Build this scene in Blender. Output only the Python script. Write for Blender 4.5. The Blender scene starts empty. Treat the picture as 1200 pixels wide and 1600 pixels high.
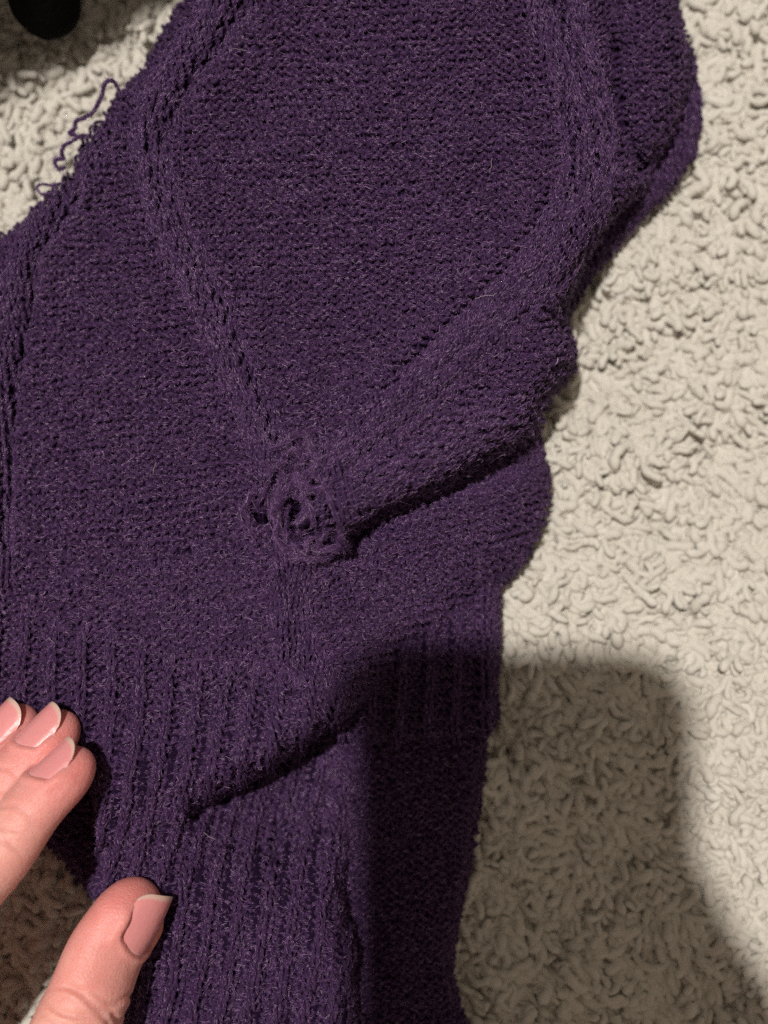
import bpy, math, random
import numpy as np
from mathutils import Vector, Matrix

rng = np.random.default_rng(7)
random.seed(7)
S = bpy.context.scene
COL = S.collection
MM = 0.001

# ------------------------------------------------------------------ camera
TILT = math.radians(4.0)
DIST = 0.215
cam_d = bpy.data.cameras.new('camera')
cam = bpy.data.objects.new('camera', cam_d)
COL.objects.link(cam)
cam.location = (0.0, -DIST * math.sin(TILT), DIST * math.cos(TILT))
cam.rotation_euler = (TILT, 0.0, 0.0)
cam_d.sensor_fit = 'VERTICAL'
cam_d.sensor_height = 36.0
cam_d.sensor_width = 27.0
cam_d.lens = 39.4
cam_d.clip_start = 0.005
cam_d.clip_end = 20.0
cam_d.dof.use_dof = True
cam_d.dof.focus_distance = 0.191
cam_d.dof.aperture_fstop = 7.6
S.camera = cam

# ------------------------------------------------------------------ world (dim room light)
world = bpy.data.worlds.new('World')
S.world = world
world.use_nodes = True
bg = world.node_tree.nodes['Background']
bg.inputs[0].default_value = (1.0, 0.85, 0.67, 1.0)
bg.inputs[1].default_value = 0.24

# ------------------------------------------------------------------ the room lamp: one small bulb overhead, up and left
LDIR = Vector((-0.19, 0.19, 1.0))
lamp_d = bpy.data.lights.new('ceiling_bulb', 'POINT')
lamp_d.energy = 136.0
lamp_d.color = (1.0, 0.95, 0.88)
lamp_d.shadow_soft_size = 0.026
lamp = bpy.data.objects.new('ceiling_bulb', lamp_d)
lamp.location = LDIR.normalized() * 1.8
COL.objects.link(lamp)

# ------------------------------------------------------------------ colour management
S.view_settings.view_transform = 'Standard'
S.view_settings.look = 'None'
S.view_settings.exposure = 0.0
S.view_settings.gamma = 1.0
S.view_settings.use_curve_mapping = False
S.cycles.use_denoising = False
S.cycles.max_bounces = 8
S.cycles.sample_clamp_indirect = 4.0

# ------------------------------------------------------------------ pixel of the photograph (1200x1600) at a height -> point of the place
CP = np.array(cam.location)
ROT = np.array(cam.rotation_euler.to_matrix())
KPX = 36.0 / 39.4 / 1600.0


def unproject(px, py, z):
    px = np.asarray(px, float); py = np.asarray(py, float); z = np.asarray(z, float)
    dx = (px - 600.0) * KPX; dy = (800.0 - py) * KPX
    d = np.stack([dx, dy, -np.ones_like(dx)], -1) @ ROT.T
    t = (z - CP[2]) / d[..., 2]
    return CP + d * t[..., None]


def W(px, py, zmm):
    return Vector(unproject(px, py, zmm * MM))


# ------------------------------------------------------------------ object helpers
def link(name, data, parent=None):
    o = bpy.data.objects.new(name, data)
    COL.objects.link(o)
    if parent is not None:
        o.parent = parent
    return o


def tag(o, label=None, cat=None, kind=None, group=None):
    if label: o['label'] = label
    if cat: o['category'] = cat
    if kind: o['kind'] = kind
    if group: o['group'] = group
    return o


def np_mesh(name, verts, faces, mat=None, smooth=True):
    """verts (n,3); faces (m,k) of one size"""
    me = bpy.data.meshes.new(name)
    verts = np.asarray(verts, np.float32); faces = np.asarray(faces, np.int32)
    k = faces.shape[1]
    me.vertices.add(len(verts)); me.vertices.foreach_set('co', verts.ravel())
    me.loops.add(faces.size); me.loops.foreach_set('vertex_index', faces.ravel())
    me.polygons.add(len(faces))
    me.polygons.foreach_set('loop_start', np.arange(0, faces.size, k, dtype=np.int32))
    if smooth:
        me.polygons.foreach_set('use_smooth', np.ones(len(faces), bool))
    me.update(calc_edges=True)
    me.validate()
    if mat: me.materials.append(mat)
    return me


# ------------------------------------------------------------------ materials
def new_mat(name):
    m = bpy.data.materials.new(name)
    m.use_nodes = True
    nt = m.node_tree
    return m, nt, nt.nodes['Principled BSDF']


def ramp(nt, fac, stops):
    r = nt.nodes.new('ShaderNodeValToRGB')
    el = r.color_ramp.elements
    while len(el) < len(stops): el.new(0.5)
    for e, (p, c) in zip(el, stops):
        e.position = p; e.color = (*c, 1.0)
    nt.links.new(fac, r.inputs[0])
    return r.outputs[0]


def noise(nt, scale, detail=3.0, coord='Object', rough=0.55):
    tc = nt.nodes.new('ShaderNodeTexCoord')
    n = nt.nodes.new('ShaderNodeTexNoise')
    n.inputs['Scale'].default_value = scale
    n.inputs['Detail'].default_value = detail
    n.inputs['Roughness'].default_value = rough
    nt.links.new(tc.outputs[coord], n.inputs['Vector'])
    return n.outputs['Fac']


def bump(nt, bs, height, dist, strength=1.0):
    b = nt.nodes.new('ShaderNodeBump')
    b.inputs['Strength'].default_value = strength
    b.inputs['Distance'].default_value = dist
    nt.links.new(height, b.inputs['Height'])
    nt.links.new(b.outputs[0], bs.inputs['Normal'])


def mat_yarn():
    m, nt, b = new_mat('purple_yarn')
    c = ramp(nt, noise(nt, 420.0, 4.0), [(0.3, (0.030, 0.014, 0.045)), (0.7, (0.055, 0.027, 0.080))])
    nt.links.new(c, b.inputs['Base Color'])
    b.inputs['Roughness'].default_value = 0.75
    b.inputs['Specular IOR Level'].default_value = 0.08
    bump(nt, b, noise(nt, 5200.0, 3.0), 0.00018, 0.9)
    return m


def mat_fuzz():
    m, nt, b = new_mat('purple_fibre')
    hi = nt.nodes.new('ShaderNodeHairInfo')
    c = ramp(nt, hi.outputs['Random'], [(0.0, (0.038, 0.016, 0.054)), (0.50, (0.118, 0.047, 0.158)), (0.91, (0.21, 0.102, 0.258)), (1.0, (0.43, 0.30, 0.44))])  # palest stops paint sparkle highlights into the colour of some fibres
    nt.links.new(c, b.inputs['Base Color'])
    b.inputs['Roughness'].default_value = 0.30
    b.inputs['Specular IOR Level'].default_value = 1.0
    b.inputs['Specular Tint'].default_value = (0.90, 0.72, 1.0, 1.0)
    return m


def mat_carpet():
    m, nt, b = new_mat('cream_pile')
    c = ramp(nt, noise(nt, 60.0, 3.0), [(0.3, (0.63, 0.588, 0.52)), (0.72, (0.73, 0.695, 0.635))])
    nt.links.new(c, b.inputs['Base Color'])
    b.inputs['Roughness'].default_value = 0.7
    b.inputs['Specular IOR Level'].default_value = 0.3
    b.inputs['Sheen Weight'].default_value = 0.2
    bump(nt, b, noise(nt, 3400.0, 5.0, rough=0.7), 0.0004, 0.8)
    return m


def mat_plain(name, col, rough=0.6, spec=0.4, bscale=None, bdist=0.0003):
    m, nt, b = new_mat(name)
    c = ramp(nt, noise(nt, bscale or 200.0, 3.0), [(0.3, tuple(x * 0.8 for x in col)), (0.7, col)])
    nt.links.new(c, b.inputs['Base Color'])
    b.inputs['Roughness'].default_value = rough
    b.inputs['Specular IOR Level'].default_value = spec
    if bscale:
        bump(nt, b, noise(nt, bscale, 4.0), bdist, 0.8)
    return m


M_YARN = mat_yarn()
M_FUZZ = mat_fuzz()
M_PILE = mat_carpet()
M_GAP_SHADE = mat_plain('gap_shade', (0.014, 0.006, 0.022), 0.95, 0.05, 900.0, 0.0006)  # darkened below the yarn colour: painted shade for loop gaps and hole
M_LINT = mat_plain('pale_lint', (0.45, 0.38, 0.36), 0.5, 0.4)
M_BLACK = mat_plain('black_fleece', (0.006, 0.006, 0.006), 0.95, 0.05, 800.0, 0.001)


# ------------------------------------------------------------------ small maths
def smooth(a, b, x):
    t = np.clip((x - a) / (b - a), 0, 1)
    return t * t * (3 - 2 * t)


def seg_dist(px, py, line):
    """distance and arc parameter from points to a polyline"""
    line = np.asarray(line, float)
    best = np.full(px.shape, 1e9)
    for (x0, y0), (x1, y1) in zip(line[:-1], line[1:]):
        dx, dy = x1 - x0, y1 - y0
        t = np.clip(((px - x0) * dx + (py - y0) * dy) / (dx * dx + dy * dy + 1e-9), 0, 1)
        best = np.minimum(best, np.hypot(px - x0 - t * dx, py - y0 - t * dy))
    return best


def inside(px, py, poly):
    r = np.zeros(px.shape, bool)
    n = len(poly)
    for i in range(n):
        x0, y0 = poly[i]; x1, y1 = poly[(i + 1) % n]
        if y0 == y1: continue
        c = ((y0 > py) != (y1 > py)) & (px < (x1 - x0) * (py - y0) / (y1 - y0) + x0)
        r ^= c
    return r


def spline(pts, n=6):
    """Catmull-Rom through points, any dimension"""
    p = np.asarray(pts, float)
    p = np.vstack([2 * p[0] - p[1], p, 2 * p[-1] - p[-2]])
    out = []
    for i in range(1, len(p) - 2):
        for k in range(n):
            t = k / n
            out.append(0.5 * ((2 * p[i]) + (-p[i - 1] + p[i + 1]) * t + (2 * p[i - 1] - 5 * p[i] + 4 * p[i + 1] - p[i + 2]) * t * t
                              + (-p[i - 1] + 3 * p[i] - 3 * p[i + 1] + p[i + 2]) * t ** 3))
    out.append(p[-2])
    return np.array(out)


def tps(ctrl):
    """thin plate spline through (x, y, value) -> function"""
    c = np.asarray(ctrl, float)
    xy = c[:, :2] / 300.0; v = c[:, 2]
    n = len(c)
    def U(r2): return r2 * np.log(r2 + 1e-9)
    d2 = ((xy[:, None] - xy[None]) ** 2).sum(-1)
    A = np.zeros((n + 3, n + 3))
    A[:n, :n] = U(d2) + np.eye(n) * 0.02
    A[:n, n] = 1; A[:n, n + 1:] = xy
    A[n, :n] = 1; A[n + 1:, :n] = xy.T
    w = np.linalg.solve(A, np.concatenate([v, np.zeros(3)]))
    def f(px, py):
        x = px / 300.0; y = py / 300.0
        r = w[n] + w[n + 1] * x + w[n + 2] * y
        for i in range(n):
            r = r + w[i] * U((x - xy[i, 0]) ** 2 + (y - xy[i, 1]) ** 2)
        return r
    return f


def vnoise(px, py, cell, seed):
    """smooth value noise, -1..1"""
    r = np.random.default_rng(seed).uniform(-1, 1, (64, 64))
    x = px / cell + 300.0; y = py / cell + 300.0
    xi = np.floor(x).astype(int); yi = np.floor(y).astype(int)
    fx = x - xi; fy = y - yi
    fx = fx * fx * (3 - 2 * fx); fy = fy * fy * (3 - 2 * fy)
    g = lambda i, j: r[i % 64, j % 64]
    return (g(xi, yi) * (1 - fx) + g(xi + 1, yi) * fx) * (1 - fy) + (g(xi, yi + 1) * (1 - fx) + g(xi + 1, yi + 1) * fx) * fy


# ------------------------------------------------------------------ carpet
def build_carpet():
    n = 60
    xs = np.linspace(-0.30, 0.30, n); ys = np.linspace(-0.30, 0.30, n)
    X, Y = np.meshgrid(xs, ys)
    Z = -0.0055 + 0.0004 * vnoise(X * 8000, Y * 8000, 120, 3)
    v = np.stack([X, Y, Z], -1).reshape(-1, 3)
    i = np.arange(n * n).reshape(n, n)
    f = np.stack([i[:-1, :-1], i[:-1, 1:], i[1:, 1:], i[1:, :-1]], -1).reshape(-1, 4)
    base = link('carpet', np_mesh('carpet', v, f, M_PILE))
    tag(base, kind='structure')
    # tuft prototypes: a few short chunky curled yarn ends each
    protos = bpy.data.collections.new('pile_tufts')
    for k in range(10):
        r = np.random.default_rng(100 + k)
        allp = []
        for s in range(5):
            L = r.uniform(2.3, 4.4) * MM
            m = 10
            t = np.linspace(0, 1, m)
            h = r.uniform(-0.8, 0.8)
            turn = r.normal(0, 1.1)
            ang = h + turn * t ** 1.3 + 0.35 * np.sin(t * r.uniform(5, 10) + r.uniform(0, 6))
            up = r.uniform(0.6, 1.0) * np.cos(t * r.uniform(1.5, 2.7)) * (1 - 0.2 * t)
            st = L / (m - 1)
            dx = np.cos(ang) * np.sqrt(np.clip(1 - up ** 2, 0.05, 1)) * st
            dy = np.sin(ang) * np.sqrt(np.clip(1 - up ** 2, 0.05, 1)) * st
            p = np.stack([np.cumsum(dx), np.cumsum(dy), np.cumsum(up * st)], -1)
            p[:, :2] += r.normal(0, 0.9 * MM, 2)
            p[:, 2] -= p[:, 2].min()
            rad = r.uniform(0.42, 0.72) * MM * (0.82 + 0.22 * t + 0.13 * np.sin(t * r.uniform(11, 17) + r.uniform(0, 6)))
            rad = rad * np.where(t > 0.95, 0.8, 1.0)
            allp.append((p, rad))
        me = tubes('pile_tuft', allp, 6, M_PILE, caps=True)
        o = bpy.data.objects.new('pile_tuft', me)
        protos.objects.link(o)
    # scatter
    step = 1.46 * MM
    gx, gy = np.meshgrid(np.arange(-0.145, 0.145, step), np.arange(-0.165, 0.165, step))
    gx = gx.ravel() + rng.normal(0, 0.6 * MM, gx.size); gy = gy.ravel() + rng.normal(0, 0.6 * MM, gy.size)
    # flow: combed in wavy rows, mostly lying down and to the right
    a = -0.9 + 0.9 * vnoise(gx * 8150, gy * 8150, 140, 5) + 0.9 * vnoise(gx * 8150, gy * 8150, 45, 6) + rng.normal(0, 0.55, gx.size)
    row = np.sin((gy * 8150 + 22 * vnoise(gx * 8150, gy * 8150, 90, 8) + 0.12 * gx * 8150) / 40.0 * 2 * np.pi)
    gz = -0.0052 + 0.0007 * row + 0.0026 * vnoise(gx * 8150, gy * 8150, 105, 9) + rng.normal(0, 0.0005, gx.size)
    me = bpy.data.meshes.new('carpet_pile')
    me.vertices.add(gx.size)
    me.vertices.foreach_set('co', np.stack([gx, gy, gz], -1).astype(np.float32).ravel())
    at = me.attributes.new('rot', 'FLOAT_VECTOR', 'POINT')
    at.data.foreach_set('vector', np.stack([rng.normal(0, 0.28, gx.size), rng.normal(0.10, 0.28, gx.size), a], -1).astype(np.float32).ravel())
    at = me.attributes.new('scl', 'FLOAT', 'POINT')
    at.data.foreach_set('value', rng.uniform(0.95, 1.75, gx.size).astype(np.float32))
    at = me.attributes.new('idx', 'INT', 'POINT')
    at.data.foreach_set('value', rng.integers(0, 10, gx.size).astype(np.int32))
    o = link('carpet_pile', me)
    tag(o, 'thick cream carpet pile of short curled yarn ends', 'carpet pile', kind='stuff')
    ng = bpy.data.node_groups.new('pile_scatter', 'GeometryNodeTree')
    ng.interface.new_socket('Geometry', in_out='INPUT', socket_type='NodeSocketGeometry')
    ng.interface.new_socket('Geometry', in_out='OUTPUT', socket_type='NodeSocketGeometry')
    N = ng.nodes
    gi = N.new('NodeGroupInput'); go = N.new('NodeGroupOutput')
    iop = N.new('GeometryNodeInstanceOnPoints')
    ci = N.new('GeometryNodeCollectionInfo')
    ci.inputs['Collection'].default_value = protos
    ci.inputs['Separate Children'].default_value = True
    ci.inputs['Reset Children'].default_value = True
    def attr(nm, ty):
        x = N.new('GeometryNodeInputNamedAttribute'); x.data_type = ty; x.inputs['Name'].default_value = nm
        return x.outputs['Attribute']
    Lk = ng.links.new
    Lk(gi.outputs[0], iop.inputs['Points'])
    Lk(ci.outputs[0], iop.inputs['Instance'])
    iop.inputs['Pick Instance'].default_value = True
    Lk(attr('idx', 'INT'), iop.inputs['Instance Index'])
    Lk(attr('rot', 'FLOAT_VECTOR'), iop.inputs['Rotation'])
    Lk(attr('scl', 'FLOAT'), iop.inputs['Scale'])
    Lk(iop.outputs[0], go.inputs[0])
    md = o.modifiers.new('pile', 'NODES')
    md.node_group = ng


# ------------------------------------------------------------------ tubes and fibres
def frames(p, up=None):
    t = np.gradient(p, axis=0)
    t /= np.linalg.norm(t, axis=1, keepdims=True) + 1e-12
    u = np.tile(np.array([0.0, 0.0, 1.0]), (len(p), 1)) if up is None else up.copy()
    u -= (u * t).sum(1, keepdims=True) * t
    nrm = np.linalg.norm(u, axis=1, keepdims=True)
    alt = np.cross(t, np.array([1.0, 0.3, 0.0]))
    u = np.where(nrm > 0.15, u / (nrm + 1e-12), alt / (np.linalg.norm(alt, axis=1, keepdims=True) + 1e-12))
    return t, u, np.cross(t, u)


def tubes(name, paths, sides, mat, caps=False):
    """paths: list of (points, radius[, up]) -> one mesh"""
    ca = np.cos(np.arange(sides) * 2 * np.pi / sides); sa = np.sin(np.arange(sides) * 2 * np.pi / sides)
    V, F = [], []
    off = 0
    for e in paths:
        p, r = e[0], np.asarray(e[1], float)
        up = e[2] if len(e) > 2 else None
        t, u, w = frames(p, up)
        r = np.broadcast_to(r, (len(p),))
        ring = p[:, None] + r[:, None, None] * (ca[None, :, None] * u[:, None] + sa[None, :, None] * w[:, None])
        if caps:
            ring = np.concatenate([ring, (p[-1] + t[-1] * r[-1] * 0.55)[None, None] + (ring[-1:] - p[-1]) * 0.35], 0)
        n = ring.shape[0]
        V.append(ring.reshape(-1, 3))
        i = np.arange(n * sides).reshape(n, sides) + off
        j = np.roll(i, -1, axis=1)
        F.append(np.stack([i[:-1], j[:-1], j[1:], i[1:]], -1).reshape(-1, 4))
        off += n * sides
    return np_mesh(name, np.concatenate(V), np.concatenate(F), mat)


def hair(name, pts, rad, mat, parent=None):
    """pts (m,k,3), rad (m,k) -> one hair curves object"""
    m, k, _ = pts.shape
    cu = bpy.data.hair_curves.new(name)
    cu.add_curves([k] * m)
    cu.attributes['position'].data.foreach_set('vector', pts.astype(np.float32).ravel())
    a = cu.attributes.get('radius') or cu.attributes.new('radius', 'FLOAT', 'POINT')
    a.data.foreach_set('value', rad.astype(np.float32).ravel())
    cu.materials.append(mat)
    return link(name, cu, parent)


def fibres(paths, yr, count, lmin, lmax, lift, r, k=5, spread=1.1, thick=0.027):
    """short fibres lying along the yarns with their ends standing off"""
    P, T, U, V, Q = [], [], [], [], []
    for e in paths:
        t, u, v = frames(e[0], e[2] if len(e) > 2 else None)
        Q.append(np.full(len(e[0]), 0.66))
        if len(e) > 3 and e[3] is not None:
            Q[-1] = 0.66 + 0.12 * e[3][0]
            cw, cd = e[3]
            sg = np.sign((t * cd).sum(1, keepdims=True)); sg[sg == 0] = 1
            t = t * (1 - cw[:, None]) + cd * sg * cw[:, None]
            t /= np.linalg.norm(t, axis=1, keepdims=True) + 1e-12
        P.append(e[0]); T.append(t); U.append(u); V.append(v)
    P = np.concatenate(P); T = np.concatenate(T); U = np.concatenate(U); V = np.concatenate(V)
    i = r.integers(0, len(P), count * 2)
    i = i[r.random(len(i)) < np.concatenate(Q)[i] * 0.8]
    i = i[:count]; count = len(i)
    th = r.normal(0, spread, count)
    L = r.uniform(lmin, lmax, count) * MM
    dr = np.where(r.random(count) < 0.5, -1.0, 1.0)
    tw = r.normal(0, 1.1, count)
    lf = np.abs(r.normal(0, lift, count)) * MM
    bend = r.normal(0, 0.35, (count, 3))
    s = np.linspace(0, 1, k)
    out = np.zeros((count, k, 3))
    for q in range(k):
        a = th + tw * s[q]
        rad = yr * (0.86 + 0.22 * s[q]) + lf * s[q] ** 1.6
        d = np.cos(a)[:, None] * U[i] + np.sin(a)[:, None] * V[i]
        out[:, q] = P[i] + d * rad[:, None] + T[i] * (dr * L * (s[q] - 0.3))[:, None] + bend * (L * (s[q] ** 2) * 0.6)[:, None]
    tk = thick * MM * r.uniform(0.7, 1.3, count)
    return out, tk[:, None] * np.linspace(1.0, 0.55, k)[None]


# ------------------------------------------------------------------ knitted sheets
SW, SH = 14.8, 12.2        # stitch width and row height in pixels of the photograph
G0X, G0Y, GS = -180.0, -180.0, 3.0
GNX, GNY = int((1300 - G0X) / GS), int((1780 - G0Y) / GS)
GX, GY = np.meshgrid(G0X + GS * np.arange(GNX), G0Y + GS * np.arange(GNY))


def bilerp(A, px, py):
    x = np.clip((px - G0X) / GS, 0, GNX - 1.001); y = np.clip((py - G0Y) / GS, 0, GNY - 1.001)
    xi = x.astype(int); yi = y.astype(int); fx = x - xi; fy = y - yi
    if A.ndim == 3:
        fx = fx[:, None]; fy = fy[:, None]
    return (A[yi, xi] * (1 - fx) + A[yi, xi + 1] * fx) * (1 - fy) + (A[yi + 1, xi] * (1 - fx) + A[yi + 1, xi + 1] * fx) * fy


def knit_sheet(name, poly, height, rolls, warp, pattern, root, floor=-1.0, holes=None, yr=0.34, depth=0.58, seed=1,
               fuzz=78.0, base_drop=0.45, label=None, comb=None):
    """one panel of knitting: height field over an outline, real yarn loops row by row, a backing and a halo of fibres.
    warp(a, b) -> px, py of fabric coordinates; pattern(a, px, py) -> knit(+1)/purl(-1), relief in mm"""
    r = np.random.default_rng(seed)
    mask = inside(GX, GY, poly)
    z = height(GX, GY)
    sd = seg_dist(GX, GY, list(poly) + [poly[0]])
    for line, R in rolls:
        d = seg_dist(GX, GY, line)
        q = np.clip(1 - d / R, 0, 1)
        z = z - (z - floor) * (1 - np.sqrt(np.clip(1 - q * q, 0, 1)))
    # outside the outline keep the nearest value by simple fade so that sampling at the rim is safe
    zg = z * MM
    P = unproject(GX, GY, zg)
    du = np.gradient(P, axis=1); dv = np.gradient(P, axis=0)
    Nn = np.cross(dv, du)
    Nn /= np.linalg.norm(Nn, axis=-1, keepdims=True) + 1e-12
    Nn *= np.sign(Nn[..., 2:3] + 1e-9)
    # fabric extent
    amax = 110; b0, b1 = -25, 175
    n_s = 12
    paths = []
    a = np.arange(-20 * n_s, amax * n_s) / n_s
    for b in range(b0, b1):
        px, py = warp(a, np.full_like(a, b, float))
        ph = 2 * np.pi * a
        st = np.floor(a + 0.5).astype(int)
        j1 = np.random.default_rng(seed * 977 + b * 31 + 5000).normal(0, 1, (4, 400))
        jw = [np.interp(a, np.arange(-150, 250), x) for x in j1]
        s, rel = pattern(a, px, py)
        x = px + SW * (0.11 * np.sin(2 * ph)) + 1.8 * jw[0]
        y = py - SH * 0.78 * np.cos(ph) * (1 + 0.10 * jw[3]) + 1.7 * jw[1]
        ok = inside(x, y, poly)
        if holes is not None:
            ok &= ~holes(x, y)
        if not ok.any(): continue
        q = np.flatnonzero(ok)
        runs = np.split(q, np.flatnonzero(np.diff(q) > 1) + 1)
        p0 = bilerp(P, x, y); nn = bilerp(Nn, x, y)
        nn /= np.linalg.norm(nn, axis=1, keepdims=True) + 1e-12
        dz = -s * depth * np.cos(2 * ph) + rel + 0.16 * jw[2]
        p = p0 + nn * (dz * MM)[:, None]
        for q in runs:
            if len(q) < 6: continue
            paths.append((p[q], yr * MM * (1 + 0.08 * r.normal(0, 1)), nn[q], comb(x[q], y[q]) if comb else None))
    # selvage strands that follow the rolled rims
    for line, R in rolls:
        c = spline(line, 8)
        seg = np.concatenate([[0], np.cumsum(np.linalg.norm(np.diff(c, axis=0), axis=1))])
        q = np.arange(0, seg[-1], 3.0)
        c = np.stack([np.interp(q, seg, c[:, 0]), np.interp(q, seg, c[:, 1])], -1)
        tg = np.gradient(c, axis=0); tg /= np.linalg.norm(tg, axis=1, keepdims=True) + 1e-9
        nrm = np.stack([-tg[:, 1], tg[:, 0]], -1)
        test = c + nrm * 6
        if inside(test[:, 0], test[:, 1], poly).mean() < 0.5: nrm = -nrm
        for ins in (1.5, 5.0, 9.5, 15.0):
            wob = 2.0 * vnoise(q, q * 0 + ins * 40, 22, seed + 9) + 1.6 * np.sin(q / SW * 2 * np.pi + ins)
            e = c + nrm * (ins + wob)[:, None]
            nn = bilerp(Nn, e[:, 0], e[:, 1]); nn /= np.linalg.norm(nn, axis=1, keepdims=True) + 1e-12
            p = bilerp(P, e[:, 0], e[:, 1]) + nn * ((-0.05 + 0.22 * np.sin(q / SW * 4 * np.pi + ins * 2)) * MM)[:, None]
            ok = inside(e[:, 0], e[:, 1], poly)
            qq = np.flatnonzero(ok)
            for run in np.split(qq, np.flatnonzero(np.diff(qq) > 1) + 1):
                if len(run) > 6: paths.append((p[run], yr * MM, nn[run]))
    me = tubes(name, paths, 5, M_YARN)
    o = link(name, me, root)
    if label: o['label'] = label
    # backing, blocks light between the loops; near-black colour paints shade into gaps and hole
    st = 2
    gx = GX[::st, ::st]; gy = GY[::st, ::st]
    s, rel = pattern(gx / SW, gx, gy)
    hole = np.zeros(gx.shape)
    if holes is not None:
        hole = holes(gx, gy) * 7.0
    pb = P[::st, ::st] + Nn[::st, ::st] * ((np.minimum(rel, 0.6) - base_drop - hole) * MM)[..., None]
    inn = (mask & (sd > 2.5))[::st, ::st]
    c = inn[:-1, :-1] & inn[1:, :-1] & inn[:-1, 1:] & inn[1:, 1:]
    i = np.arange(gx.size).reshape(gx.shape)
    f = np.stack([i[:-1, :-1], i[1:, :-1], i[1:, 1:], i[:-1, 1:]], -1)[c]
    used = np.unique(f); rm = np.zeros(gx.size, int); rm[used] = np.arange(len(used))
    bk = link('shade_backing', np_mesh('shade_backing', pb.reshape(-1, 3)[used], rm[f], M_GAP_SHADE), o)
    # fibres
    npts = sum(len(e[0]) for e in paths)
    cnt = int(npts / n_s * fuzz)
    pts, rd = fibres(paths, yr * MM, cnt, 0.35, 1.0, 0.09, r, k=4)
    fz = hair('fuzz', pts, rd, M_FUZZ, o); fz['kind'] = 'stuff'
    pts, rd = fibres(paths, yr * MM, int(cnt * 0.010), 1.6, 4.5, 0.8, r, k=8, thick=0.014)
    fz = hair('flyaway_fibre', pts, rd, M_FUZZ, o); fz['kind'] = 'stuff'
    return o, paths, P, Nn


# ---- the sweater: outlines traced in the photograph, heights in millimetres above the carpet
def flat_line(poly, i0, i1):
    return poly[i0:i1 + 1]


MAIN = [(-175, 520), (-80, 430), (0, 372), (66, 324), (112, 274), (162, 186), (184, 146), (222, 108), (246, 66), (284, 0),
        (330, -100), (360, -175), (1040, -175), (1062, -60), (1058, 0), (1080, 80), (1082, 140), (1058, 205), (1034, 245), (1018, 292),
        (958, 342), (918, 394), (888, 464), (884, 505), (903, 540), (900, 575), (880, 602), (850, 632), (846, 690), (858, 740), (855, 800),
        (822, 880), (785, 918), (740, 952), (690, 1000), (630, 1045), (565, 1108), (500, 1152), (420, 1206), (350, 1246), (310, 1266),
        (270, 1284), (215, 1296), (150, 1300), (140, 1235), (110, 1215), (0, 1240), (-175, 1260)]
main_h = tps([
    (-150, 560, 12), (0, 430, 14), (110, 320, 17), (200, 170, 20), (270, 60, 20), (350, -120, 20),
    (400, 150, 25), (600, 150, 28), (600, 350, 28.5), (750, 100, 26), (760, 350, 27), (500, 550, 27), (650, 560, 28),
    (850, 120, 25), (900, 250, 25), (960, 100, 20.5), (1000, 250, 19), (1060, 120, 16), (950, -100, 20), (600, -120, 25),
    (860, 400, 25), (800, 520, 27), (870, 560, 23), (720, 650, 27), (600, 740, 26), (480, 700, 26),
    (200, 450, 21), (250, 700, 22.5), (100, 650, 19), (0, 700, 16), (-120, 800, 14), (420, 800, 25), (300, 900, 22.5), (100, 900, 18), (0, 980, 15),
    (560, 905, 20.5), (640, 870, 19.5), (760, 800, 16.5), (830, 760, 13), (680, 950, 14.5), (500, 1000, 22), (560, 1060, 17),
    (400, 1080, 22), (250, 1080, 21), (300, 1210, 22.5), (370, 1190, 27), (450, 1140, 29), (530, 1100, 25), (185, 1180, 22), (165, 1245, 20.5), (220, 1280, 18), (115, 1085, 17.5), (90, 1170, 12.5), (0, 1140, 10), (-120, 1150, 9),
])
CREASE = spline([(535, 842), (600, 803), (700, 762), (790, 715), (870, 668)], 5)
CREST = spline([(520, 800), (620, 752), (720, 700), (820, 640), (880, 585)], 5)
CABLE_L = spline([(400, -60), (330, 50), (262, 150), (238, 225), (262, 330), (320, 460), (380, 600), (430, 720), (455, 780)], 5)
CABLE_R = spline([(835, -80), (870, 40), (900, 160), (912, 250), (885, 350), (800, 470), (700, 570), (600, 668), (510, 760)], 5)
GROOVE_L = spline([(420, -20), (360, 50), (285, 160), (250, 235), (232, 250)], 5)
GROOVE_L2 = spline([(248, 240), (275, 330), (345, 470), (405, 600), (450, 710)], 5)
GROOVE_R = spline([(850, -60), (872, 90), (878, 200), (868, 300), (780, 435), (680, 535), (600, 620)], 5)
CABLE_FAR = spline([(150, 220), (85, 330), (35, 430), (5, 560), (-10, 720), (-5, 900)], 5)
GROOVE_FAR = spline([(128, 265), (110, 330), (60, 400), (45, 500), (22, 620), (14, 760), (10, 850)], 5)
CABLE_LOW = spline([(470, 850), (450, 930), (462, 1010), (500, 1080)], 5)
GROOVE_SIDE = spline([(960, 60), (965, 150), (980, 220), (1010, 260)], 5)


def gauss(d, w):
    return np.exp(-(d / w) ** 2)


DIAMOND = [(400, -60), (330, 50), (262, 150), (238, 225), (320, 460), (430, 720), (470, 780), (510, 760), (700, 570), (885, 350), (912, 250), (835, -80)]
DIAMOND_LEFT = [(150, 220), (238, 225), (320, 460), (430, 720), (455, 780), (300, 860), (0, 940), (-10, 720), (5, 560), (85, 330)]
SIDE_VALLEY = spline([(950, -80), (958, 40), (965, 150), (985, 230), (1020, 270)], 5)


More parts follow.
